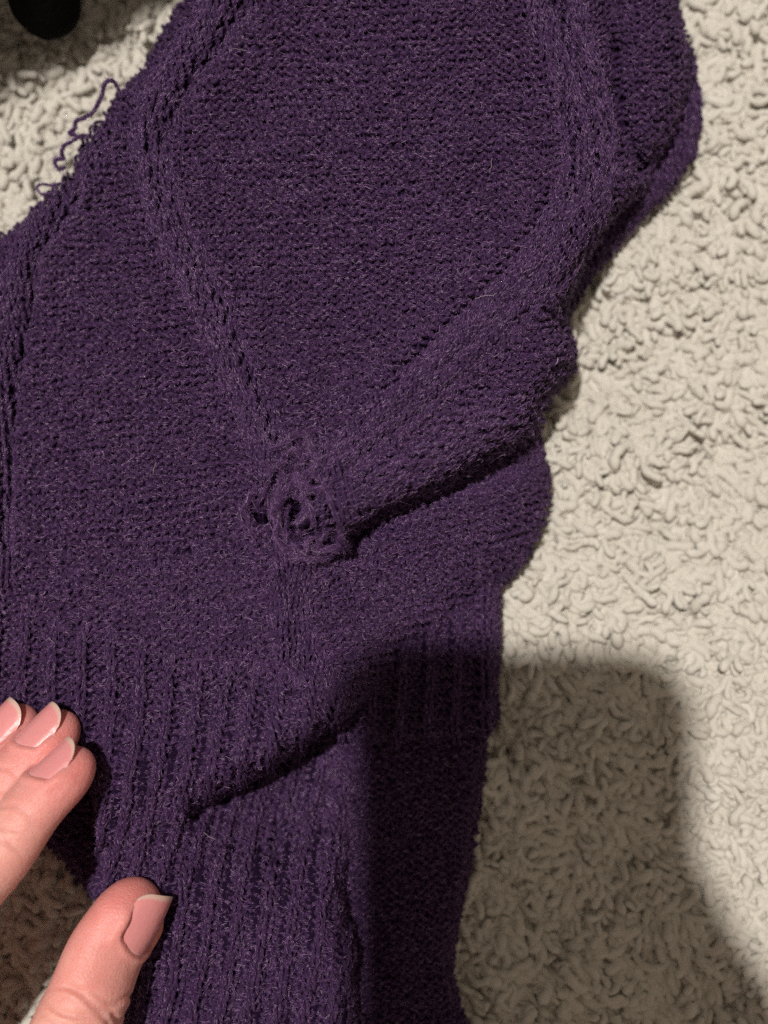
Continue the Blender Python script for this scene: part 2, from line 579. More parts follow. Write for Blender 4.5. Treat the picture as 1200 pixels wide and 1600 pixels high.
def main_height(px, py):
    z = main_h(px, py)
    z = z + 6.2 * gauss(seg_dist(px, py, CREST), 46)
    dcab = np.minimum(seg_dist(px, py, CABLE_L), seg_dist(px, py, CABLE_R))
    z = z - 3.2 * smooth(25, 130, dcab) * inside(px, py, DIAMOND)
    dcl = np.minimum(seg_dist(px, py, CABLE_L), seg_dist(px, py, CABLE_FAR))
    z = z - 1.5 * smooth(25, 120, dcl) * inside(px, py, DIAMOND_LEFT)
    z = z - 4.0 * gauss(seg_dist(px, py, SIDE_VALLEY), 26) + 2.0 * gauss(np.hypot(px - 700, (py - 840) * 1.4), 110)
    dc = seg_dist(px, py, CREASE)
    below = smooth(-10, 60, (py - 842) + 0.5 * (px - 535))   # side of the crease that lies underneath
    z = z - 8.0 * gauss(dc, 22) - 3.0 * gauss(dc, 44) * below
    z = z + 0.7 * vnoise(px, py, 120, 21) + 0.35 * vnoise(px, py, 55, 22)
    return z


HOLES = [(475, 806, 27, 31, 0.1), (460, 729, 14, 20, 0.3), (411, 796, 12, 29, 0.15), (500, 769, 14, 10, 0.4), (520, 862, 18, 6, -0.4), (431, 750, 9, 33, 0.55), (522, 802, 8, 22, -0.2), (488, 725, 8, 17, 0.1)]


def hole_mask(x, y):
    m = np.zeros(np.shape(x), bool)
    for cx, cy, rx, ry, t in HOLES:
        dx = x - cx; dy = y - cy
        u = dx * math.cos(t) + dy * math.sin(t); v = -dx * math.sin(t) + dy * math.cos(t)
        m |= (u / rx) ** 2 + (v / ry) ** 2 < 1
    return m


def rib_line(px):
    return 938 + 0.30 * np.clip(px, 0, 330) + 30 * smooth(330, 500, px)


def main_pattern(a, px, py):
    dl = seg_dist(px, py, CABLE_L); drr = seg_dist(px, py, CABLE_R); df = seg_dist(px, py, CABLE_FAR); dw = seg_dist(px, py, CABLE_LOW)
    dg = np.minimum(np.minimum(seg_dist(px, py, GROOVE_L), seg_dist(px, py, GROOVE_L2)), seg_dist(px, py, GROOVE_R))
    dgf = np.minimum(seg_dist(px, py, GROOVE_FAR), seg_dist(px, py, GROOVE_SIDE))
    cab = np.clip(gauss(dl, 32) + gauss(drr, 42) + gauss(df, 30) + 0.7 * gauss(dw, 50), 0, 1)
    low = smooth(820, 900, py) * smooth(150, 260, px)
    rib_w = smooth(-18, 30, py - rib_line(px)) * (1 - smooth(480, 530, px) * (1 - smooth(1060, 1120, py)))
    s = -1.0 + 1.9 * smooth(0.35, 0.6, cab)
    s = np.maximum(s, -1 + 0.25 * low)
    c3 = np.cos(2 * np.pi * a / 3.0)
    rib = smooth(0.0, 0.55, c3)
    s = s * (1 - rib_w) + rib_w * (2 * rib - 1)
    rel = 2.0 * gauss(dl, 31) + 2.4 * gauss(drr, 44) + 1.2 * gauss(df, 30) + 1.0 * gauss(dw, 45) - 2.2 * gauss(dg, 13) - 2.4 * gauss(dgf, 9)
    # the two cords of each cable
    rel = rel + 0.5 * np.cos(2 * np.pi * (dl / 19 + 0.5)) * gauss(dl, 34) + 0.75 * np.cos(2 * np.pi * (drr / 24 + 0.5)) * gauss(drr, 52)
    dcr = seg_dist(px, py, CREST)
    rel = rel + 0.6 * np.cos(2 * np.pi * dcr / 24) * gauss(dcr, 40) * smooth(20, 60, drr)
    rel = rel + rib_w * (1.2 * rib - 0.6) * (0.25 + 0.75 * smooth(15, 70, seg_dist(px, py, MAIN[34:42])))
    # rim of the damaged spot
    hd = np.hypot((px - 470) / 75.0, (py - 800) / 90.0)
    rel = rel + 0.9 * gauss(hd - 0.95, 0.35) - 1.6 * gauss(hd, 0.55)
    return s, rel


def main_warp(a, b):
    x0 = a * SW; y0 = b * SH
    k = 0.05 + 0.06 * smooth(200, 700, y0) + 0.20 * smooth(760, 900, y0) * smooth(450, 700, x0) * (1 - smooth(1000, 1150, y0))
    k = k + 0.10 * smooth(700, 880, y0) * smooth(120, 300, x0) * (1 - smooth(480, 700, x0))
    y = y0 - k * (x0 - 450) + 7 * vnoise(x0, y0, 160, 31)
    k2 = 0.20 * smooth(960, 1200, y0) * smooth(90, 260, x0)
    x = x0 - k2 * (y0 - 1030) * 0.9 + 0.10 * (x0 - 300) * smooth(960, 1100, y0) * 0 + 6 * vnoise(x0, y0, 170, 32)
    return x, y


def comb_of(px, py, line, w):
    """weight and direction of the nearest stretch of a cable line"""
    line = np.asarray(line)
    best = np.full(px.shape, 1e9); dx = np.zeros(px.shape); dy = np.zeros(px.shape)
    for (x0, y0), (x1, y1) in zip(line[:-1:2], line[2::2]):
        d = seg_dist(px, py, [(x0, y0), (x1, y1)])
        m = d < best
        best[m] = d[m]; l = math.hypot(x1 - x0, y1 - y0); dx[m] = (x1 - x0) / l; dy[m] = (y1 - y0) / l
    return gauss(best, w), dx, dy


def main_comb(px, py):
    W_ = np.zeros(px.shape); D = np.zeros(px.shape + (3,)); D[:, 0] = 1
    for line, w in ((CABLE_L, 30), (CABLE_R, 42), (CABLE_FAR, 30), (CREST, 40)):
        g, dx, dy = comb_of(px, py, line, w)
        m = g > W_
        W_[m] = g[m]; D[m] = np.stack([dx[m], -dy[m], 0 * dx[m]], -1)
    return np.clip(W_ * 0.95, 0, 0.72), D


sweater = bpy.data.objects.new('sweater', None)
COL.objects.link(sweater)
tag(sweater, 'purple knitted sweater with cable diamonds, ribbed hem and a frayed hole, lying crumpled on carpet', 'sweater')

right_edge = MAIN[12:36]
fold_edge = MAIN[35:43]
left_top = MAIN[0:12]
body, body_paths, PM, NM = knit_sheet('body_panel', MAIN, main_height,
    [(MAIN[12:27], 50), (MAIN[26:36], 74), (left_top, 40), (MAIN[34:41], 50), (MAIN[43:46], 30)], main_warp, main_pattern, sweater, floor=1.0, holes=hole_mask, seed=1, comb=main_comb)


# right under-layer rim at the shoulder of the bulge
RIM = [(1030, 30), (1075, 70), (1090, 110), (1096, 190), (1084, 248), (1046, 300), (996, 352), (938, 418), (896, 482), (884, 512), (850, 500),
       (880, 400), (960, 300), (1000, 200)]
def rim_pattern(a, px, py):
    return np.full(np.shape(px), 1.0), 0.0 * px
def rim_warp(a, b):
    x0 = a * SW; y0 = b * SH
    return x0 + 0.0 * y0, y0 - 0.6 * (x0 - 1000)
knit_sheet('side_layer', RIM, lambda x, y: 6.5 + 0 * x - 0.003 * (y - 200), [(RIM[0:10], 30)], rim_warp, rim_pattern, sweater, floor=-0.5, seed=2)

# ribbed hem seen under the fold, in shade
HEM = [(520, 1060), (600, 960), (700, 880), (776, 860), (783, 930), (782, 1050), (780, 1128), (764, 1150), (690, 1162), (580, 1164), (530, 1160)]
def hem_pattern(a, px, py):
    rib = smooth(0.0, 0.5, np.cos(2 * np.pi * a / 3.0))
    return 2 * rib - 1, 1.6 * rib - 0.8
def hem_warp(a, b):
    x0 = a * SW; y0 = b * SH
    return x0 - 0.10 * (y0 - 1150) * smooth(760, 600, x0), y0 + 0.0 * x0
knit_sheet('side_hem', HEM, tps([(560, 1050, 9.5), (700, 1000, 10.5), (760, 1000, 9), (700, 1140, 9), (560, 1150, 9), (640, 900, 9)]),
           [(HEM[2:11], 26)], hem_warp, hem_pattern, sweater, floor=1.0, seed=3)

# bottom right back panel, in shade
BACK = [(500, 1120), (600, 1090), (765, 1110), (758, 1200), (750, 1260), (736, 1350), (716, 1450), (708, 1520), (726, 1600), (760, 1700), (770, 1760), (480, 1760), (490, 1300)]
def purl_pattern(a, px, py):
    return np.full(np.shape(px), -1.0), 0.5 * vnoise(px, py, 70, 41)
def back_warp(a, b):
    x0 = a * SW; y0 = b * SH
    return x0, y0 - 0.15 * (x0 - 600)
knit_sheet('back_panel', BACK, tps([(520, 1200, 4), (640, 1200, 6), (740, 1200, 5.5), (580, 1400, 4), (660, 1400, 6), (700, 1400, 5), (640, 1600, 5.5), (700, 1650, 5), (570, 1600, 4), (600, 1740, 5)]),
           [(BACK[2:11], 30)], back_warp, purl_pattern, sweater, floor=-0.5, seed=4)

# lower ribbed hem the fold lies on
LOW = [(150, 1180), (560, 1060), (566, 1160), (562, 1250), (545, 1340), (536, 1390), (545, 1450), (556, 1520), (562, 1600), (580, 1760),
       (120, 1760), (170, 1640), (190, 1560), (185, 1480), (160, 1420), (152, 1330)]
low_h = tps([(165, 1300, 18), (230, 1290, 17.5), (170, 1400, 15), (330, 1290, 9), (420, 1240, 4), (520, 1180, 4), (300, 1400, 15.5), (420, 1400, 16), (500, 1400, 15), (400, 1550, 15.5),
             (250, 1550, 13), (510, 1560, 14), (400, 1720, 13.5), (220, 1700, 11), (430, 1285, 5), (460, 1335, 10), (530, 1250, 5), (360, 1315, 10)])
DENT = spline([(440, 1290), (436, 1320), (428, 1345)], 4)
def low_height(px, py):
    return low_h(px, py) - 3.0 * gauss(seg_dist(px, py, DENT), 9) + 0.5 * vnoise(px, py, 90, 51)
def low_pattern(a, px, py):
    rib = smooth(0.0, 0.55, np.cos(2 * np.pi * a / 3.0))
    return 2 * rib - 1, 1.2 * rib - 0.6
knit_sheet('lower_hem', LOW, low_height, [(LOW[1:10], 34), (LOW[10:16], 26)], main_warp, low_pattern, sweater, floor=0.0, seed=5)

# scrap of the back layer showing under the fingers
UNDER = [(-60, 1230), (60, 1225), (170, 1230), (175, 1440), (152, 1412), (118, 1368), (80, 1325), (20, 1300)]
knit_sheet('under_layer', UNDER, lambda x, y: 6.0 + 0 * x, [(UNDER[3:8], 20)], back_warp, purl_pattern, sweater, floor=-1.0, seed=6)


# ------------------------------------------------------------------ frayed loops round the hole, loose threads at the edge, lint
def surf(px, py, up=0.0):
    p = bilerp(PM, np.atleast_1d(np.asarray(px, float)), np.atleast_1d(np.asarray(py, float)))
    n = bilerp(NM, np.atleast_1d(np.asarray(px, float)), np.atleast_1d(np.asarray(py, float)))
    return p + n * (np.atleast_1d(up) * MM)[:, None]


def strand(name, pts, rad, root, fuzz=32, seed=0):
    """a loose length of two-ply yarn"""
    r = np.random.default_rng(seed)
    t, u, v = frames(pts)
    s = np.concatenate([[0], np.cumsum(np.linalg.norm(np.diff(pts, axis=0), axis=1))])
    paths = []
    for k in (0, 1):
        ph = s / (1.5 * MM) * 2 * np.pi + k * np.pi
        paths.append((pts + (np.cos(ph)[:, None] * u + np.sin(ph)[:, None] * v) * rad * 0.5 * MM, rad * 0.62 * MM))
    o = link(name, tubes(name, paths, 6, M_YARN, caps=True), root)
    L = s[-1] / MM
    q, rd = fibres([(pts, 0)], rad * MM, max(12, int(L * fuzz)), 0.5, 1.8, 0.22, r, spread=3.0)
    h = hair('fuzz', q, rd, M_FUZZ, o); h['kind'] = 'stuff'
    return o


def hole_loop(cx, cy, rx, ry, t0, t1, lift, seed, tilt=0.0, n=40):
    t = np.linspace(t0, t1, n)
    r = np.random.default_rng(seed)
    wob = 1 + 0.10 * np.sin(t * 5 + r.uniform(0, 6)) + 0.06 * np.sin(t * 11 + r.uniform(0, 6))
    u = rx * wob * np.cos(t); v = ry * wob * np.sin(t)
    x = cx + u * math.cos(tilt) - v * math.sin(tilt); y = cy + u * math.sin(tilt) + v * math.cos(tilt)
    h = lift * (0.5 + 0.5 * np.sin((t - t0) / (t1 - t0) * np.pi)) + 0.3 * np.sin(t * 7 + r.uniform(0, 6))
    return surf(x, y, h)


for k, (cx, cy, rx, ry, t0, t1, lift, tilt, rad) in enumerate([
        (470, 802, 27, 38, 1.9, 6.3, 3.4, 0.25, 0.38), (462, 706, 12, 24, 2.4, 7.0, 3.6, 0.4, 0.34), (460, 731, 15, 21, 2.0, 8.0, 3.8, 0.2, 0.36),
        (476, 742, 25, 44, 3.9, 7.2, 3.6, 0.3, 0.38), (500, 770, 14, 10, 0.0, 5.8, 3.6, 0.4, 0.34), (409, 798, 14, 31, 1.0, 5.8, 3.0, 0.15, 0.36),
        (500, 808, 24, 34, -1.7, 2.0, 3.8, 0.1, 0.40), (436, 762, 12, 46, 2.0, 5.4, 3.4, 0.45, 0.36), (474, 810, 36, 42, 0.2, 4.7, 3.0, 0.15, 0.36), (482, 846, 34, 16, -0.2, 3.3, 3.0, -0.15, 0.34),
        (450, 772, 13, 24, -1.2, 2.6, 3.4, 0.2, 0.36),
        (486, 812, 12, 26, 1.8, 4.6, 1.0, 0.3, 0.30), (490, 728, 12, 24, -2.0, 2.2, 3.4, 0.0, 0.36), (440, 722, 14, 26, 2.6, 5.6, 3.2, 0.5, 0.34), (462, 765, 20, 9, 3.0, 6.6, 3.4, -0.3, 0.34), (516, 836, 12, 22, -1.3, 1.2, 2.8, 0.3, 0.32)]):
    strand('frayed_loop', hole_loop(cx, cy, rx, ry, t0, t1, lift, 60 + k, tilt), rad * 1.2, sweater, seed=70 + k)

for k, (x0, y0, ang, ln) in enumerate([(452, 790, 0.4, 26), (505, 830, 2.6, 24), (465, 715, -1.2, 22), (428, 812, -0.3, 20), (488, 790, 1.9, 24), (520, 780, -0.9, 20)]):
    t = np.linspace(0, 1, 16)
    a_ = ang + 0.9 * np.sin(t * 4 + k)
    p = surf(x0 + np.cumsum(np.cos(a_)) * ln / 16, y0 + np.cumsum(np.sin(a_)) * ln / 16, 1.0 + 2.6 * t)
    strand('broken_yarn_end', p, 0.26, sweater, seed=170 + k, fuzz=30)


def edge_thread(pts2d, zs, seed):
    c = spline(pts2d, 8)
    r = np.random.default_rng(seed)
    z = np.interp(np.linspace(0, 1, len(c)), np.linspace(0, 1, len(zs)), zs)
    wob = np.cumsum(r.normal(0, 0.25, c.shape), axis=0); wob -= np.linspace(0, 1, len(c))[:, None] * wob[-1]
    c = c + wob
    return unproject(c[:, 0], c[:, 1], z * MM)

for k, (p2, zs, rad) in enumerate([
        ([(190, 150), (180, 130), (170, 126), (163, 133), (159, 148), (151, 165), (143, 177), (131, 184), (119, 189), (115, 200), (108, 208), (121, 214), (130, 212)], [15, 17, 17, 16, 15, 14, 14, 15], 0.34),
        ([(126, 212), (112, 220), (99, 228), (96, 238), (100, 248), (90, 249), (86, 254), (92, 264), (100, 262)], [15, 14, 13, 13, 15], 0.30),
        ([(84, 290), (70, 289), (60, 291), (59, 297), (65, 303), (74, 302)], [13, 12, 12, 13], 0.18)]):
    strand('loose_thread', edge_thread(p2, zs, 80 + k), rad, sweater, seed=90 + k, fuzz=25)

for k, (x0, y0, x1, y1) in enumerate([(312, 402, 305, 428), (768, 252, 764, 274), (742, 470, 774, 462), (464, 668, 463, 680), (570, 700, 562, 712), (246, 722, 243, 744),
                                      (318, 1301, 336, 1312), (515, 1585, 508, 1592), (855, 215, 860, 222), (130, 343, 138, 344), (365, 80, 385, 84), (500, 1547, 503, 1552)]):
    p = surf(np.linspace(x0, x1, 6) + rng.normal(0, 1.0, 6), np.linspace(y0, y1, 6) + rng.normal(0, 1.0, 6), np.linspace(0.7, 1.3, 6)) if y0 < 1250 else \
        unproject(np.linspace(x0, x1, 6), np.linspace(y0, y1, 6) + rng.normal(0, 1, 6), np.full(6, (16.0) * MM))
    link('lint', tubes('lint', [(p, 0.03 * MM)], 5, M_LINT), sweater)

build_carpet()


# ------------------------------------------------------------------ the hand
def mat_skin():
    m, nt, b = new_mat('skin')
    at = nt.nodes.new('ShaderNodeAttribute'); at.attribute_name = 'flush'
    c1 = ramp(nt, at.outputs['Fac'], [(0.0, (0.82, 0.47, 0.40)), (0.5, (0.82, 0.37, 0.34)), (1.0, (0.78, 0.26, 0.25))])
    c2 = ramp(nt, noise(nt, 210.0, 6.0, rough=0.7), [(0.3, (0.90, 0.76, 0.74)), (0.7, (1.0, 1.0, 1.0))])
    mx = nt.nodes.new('ShaderNodeMix'); mx.data_type = 'RGBA'; mx.blend_type = 'MULTIPLY'
    mx.inputs['Factor'].default_value = 1.0
    nt.links.new(c1, mx.inputs['A']); nt.links.new(c2, mx.inputs['B'])
    nt.links.new(mx.outputs['Result'], b.inputs['Base Color'])
    b.inputs['Roughness'].default_value = 0.46
    b.inputs['Specular IOR Level'].default_value = 0.4
    b.inputs['Subsurface Weight'].default_value = 0.6
    b.inputs['Subsurface Radius'].default_value = (1.0, 0.35, 0.2)
    b.inputs['Subsurface Scale'].default_value = 0.003
    tc = nt.nodes.new('ShaderNodeTexCoord')
    vo = nt.nodes.new('ShaderNodeTexVoronoi'); vo.inputs['Scale'].default_value = 1500.0
    vo.feature = 'DISTANCE_TO_EDGE'
    nt.links.new(tc.outputs['Object'], vo.inputs['Vector'])
    ad = nt.nodes.new('ShaderNodeMath'); ad.operation = 'MULTIPLY_ADD'
    nt.links.new(noise(nt, 520.0, 6.0, rough=0.7), ad.inputs[0]); ad.inputs[1].default_value = 1.6
    nt.links.new(vo.outputs['Distance'], ad.inputs[2])
    bump(nt, b, ad.outputs[0], 0.00022, 0.5)
    return m


def mat_nail():
    m, nt, b = new_mat('fingernail')
    at = nt.nodes.new('ShaderNodeAttribute'); at.attribute_name = 'free'
    c = ramp(nt, at.outputs['Fac'], [(0.0, (0.80, 0.60, 0.54)), (0.12, (0.71, 0.28, 0.285)), (0.90, (0.73, 0.28, 0.285)), (0.95, (0.68, 0.44, 0.38)), (1.0, (0.60, 0.41, 0.35))])
    nt.links.new(c, b.inputs['Base Color'])
    b.inputs['Roughness'].default_value = 0.36
    bump(nt, b, noise(nt, 900.0, 3.0), 0.00015, 0.5)
    b.inputs['Specular IOR Level'].default_value = 0.5
    b.inputs['Subsurface Weight'].default_value = 0.2
    b.inputs['Subsurface Scale'].default_value = 0.001
    return m


M_SKIN = mat_skin(); M_NAIL = mat_nail()


class Finger:
    def __init__(self, pts, w, t, nail_dir, nail_len, nail_w, creases=(), flushd=22.0, wmul=None):
        """pts: (px, py, z mm) from tip to base; w, t: half width / half thickness (mm) by distance from the tip"""
        P = np.array([unproject(x, y, z * MM) for x, y, z in pts])
        P = spline(P, 16)
        s = np.concatenate([[0], np.cumsum(np.linalg.norm(np.diff(P, axis=0), axis=1))]) / MM
        self.s = np.arange(0, s[-1], 0.5)
        self.P = np.stack([np.interp(self.s, s, P[:, k]) for k in range(3)], -1)
        T = np.gradient(self.P, axis=0); T /= np.linalg.norm(T, axis=1, keepdims=True)
        n = np.asarray(nail_dir, float)
        U = n - (T @ n)[:, None] * T; U /= np.linalg.norm(U, axis=1, keepdims=True)
        self.T, self.U, self.V = T, U, np.cross(T, U)
        self.w = np.interp(self.s, [a for a, _ in w], [b for _, b in w])
        self.t = np.interp(self.s, [a for a, _ in t], [b for _, b in t])
        self.nl, self.nw, self.creases, self.flushd = nail_len, nail_w, creases, flushd

    def tipscale(self, d, R, e=2.3):
        q = np.clip(1 - d / R, 0, 1)
        return np.power(np.clip(1 - q ** e, 0, 1), 1 / 2.0)

    def loft(self, sides=28):
        V = []
        th = np.arange(sides) * 2 * np.pi / sides
        st = np.concatenate([[0.02, 0.1, 0.25, 0.45], self.s[1:]])
        for d in st:
            i = min(int(round(d * 2)), len(self.s) - 1)
            c = self.P[i] if d >= 0.5 else self.P[0] - self.T[0] * 0 + self.T[0] * d * MM
            kw = self.tipscale(d, 8.0); kt = self.tipscale(d, 6.5)
            c = c - self.U[i] * (1.0 * math.exp(-d / 4.0)) * MM
            V.append(c + (np.cos(th)[:, None] * self.U[i] * self.t[i] * kt + np.sin(th)[:, None] * self.V[i] * self.w[i] * kw) * MM)
        n = len(V)
        V = np.concatenate(V)
        i = np.arange(n * sides).reshape(n, sides); j = np.roll(i, -1, 1)
        F = [tuple(x) for x in np.stack([i[:-1], i[1:], j[1:], j[:-1]], -1).reshape(-1, 4)]
        F.append(tuple(i[0])); F.append(tuple(i[-1][::-1]))
        return V, F

    def local(self, p):
        """distance from tip (mm, negative beyond the tip), lateral, height above the axis, nearest station distance"""
        best = np.full(len(p), 1e9); bi = np.zeros(len(p), int)
        for i in range(0, len(self.s), 2):
            dd = ((p - self.P[i]) ** 2).sum(1)
            m = dd < best
            best[m] = dd[m]; bi[m] = i
        r = p - self.P[bi]
        d = self.s[bi] + (r * self.T[bi]).sum(1) / MM
        return d, (r * self.V[bi]).sum(1) / MM, (r * self.U[bi]).sum(1) / MM, np.sqrt(best) / MM, bi

    def nail_h(self, d, v):
        """height of the nail plate above the axis at distance d from the tip and lateral fraction v"""
        tb = np.interp(self.nl, self.s, self.t)
        h0 = tb - 0.15
        x = np.clip((self.nl - d) / (self.nl + 1.0), 0, 1.2)
        return h0 - 0.5 * x - 1.3 * x ** 2 - (0.44 * self.nw) * v ** 2

    def nail_mesh(self):
        nu, nv = 30, 22
        top = []; fr = []
        for a in range(nu):
            u = a / (nu - 1)
            for b in range(nv):
                v = -1 + 2 * b / (nv - 1)
                base = self.nl - 1.8 * v * v; tip = 0.0 + 1.0 * v ** 2 + 1.3 * v ** 6 + 0.2 * math.sin(3 * v)
                d = base + (tip - base) * u
                i = int(np.clip(round(d * 2), 0, len(self.s) - 1))
                p = self.P[i] + self.T[i] * ((d - self.s[i]) * MM)
                h = float(self.nail_h(d, v)) - 0.02
                if u < 0.08: h -= 0.7 * (1 - u / 0.08)
                h -= 0.35 * smooth(0.90, 1.0, abs(v)) * smooth(1.0, 0.7, u)
                top.append(p + self.U[i] * h * MM + self.V[i] * (v * self.nw * (0.93 + 0.07 * math.cos((u - 0.5) * 2.5)) * MM))
                fr.append(u)
        top = np.array(top)
        i = np.arange(nu * nv).reshape(nu, nv)
        f = np.stack([i[:-1, :-1], i[:-1, 1:], i[1:, 1:], i[1:, :-1]], -1).reshape(-1, 4)
        me = np_mesh('fingernail', top, f, M_NAIL)
        a = me.attributes.new('free', 'FLOAT', 'POINT')
        a.data.foreach_set('value', np.array(fr, np.float32))
        return me


def perp(dx, dy, tilt):
    """unit vector leaning tilt degrees from vertical towards the image direction (dx, dy down)"""
    l = math.hypot(dx, dy); a = math.radians(tilt)
    return (dx / l * math.sin(a), -dy / l * math.sin(a), math.cos(a))


FW = [(0, 5.3), (6, 5.6), (12, 5.8), (20, 6.2), (26, 6.0), (40, 7.4), (50, 7.2), (80, 9.0), (100, 9.5)]
FT = [(0, 4.3), (6, 4.5), (12, 4.8), (20, 5.2), (26, 5.1), (40, 6.6), (50, 6.3), (80, 9.0), (100, 10.0)]
CR = [(13.8, 0.20), (15.6, 0.30), (17.2, 0.26), (19.0, 0.20)]
index = Finger([(131, 1166, 27.5), (96, 1213, 28.5), (50, 1264, 30), (-16, 1354, 33), (-160, 1520, 42), (-340, 1750, 44)], FW, FT, perp(-0.78, -0.62, 64), 9.6, 4.2, CR)
middle = Finger([(107, 1110, 20.5), (72, 1158, 21), (28, 1210, 22), (-50, 1290, 25), (-230, 1440, 34), (-440, 1660, 37)], FW, FT, perp(-0.66, -0.75, 57), 9.8, 4.3, CR)
ring = Finger([(43, 1102, 15.5), (8, 1152, 15.5), (-40, 1205, 16.5), (-130, 1290, 20), (-320, 1420, 27), (-530, 1590, 29)], FW, FT, perp(-0.66, -0.75, 48), 9.8, 4.3, CR)
little = Finger([(-150, 1150, 11), (-190, 1200, 11.5), (-240, 1260, 12.5), (-300, 1310, 15), (-440, 1420, 20), (-600, 1530, 22)], [(a, b * 0.88) for a, b in FW], [(a, b * 0.88) for a, b in FT], perp(-0.66, -0.75, 40), 9.5, 3.9, CR)
TW = [(0, 6.6), (6, 7.6), (14, 8.0), (26, 7.9), (32, 7.4), (55, 10.0), (90, 12.0)]
TT = [(0, 4.9), (6, 5.5), (14, 5.9), (24, 6.4), (30, 5.9), (55, 9.0), (90, 13.0)]
thumb = Finger([(238, 1380, 19.5), (205, 1430, 20.5), (165, 1490, 22), (128, 1580, 25), (60, 1700, 29), (-60, 1880, 34), (-330, 2130, 40)], TW, TT, perp(0.86, 0.3, 63), 11.2, 5.2,
               [(19.0, 0.35), (20.8, 0.60), (22.8, 0.60), (24.6, 0.45)], 26.0)
FINGERS = [index, middle, ring, little, thumb]


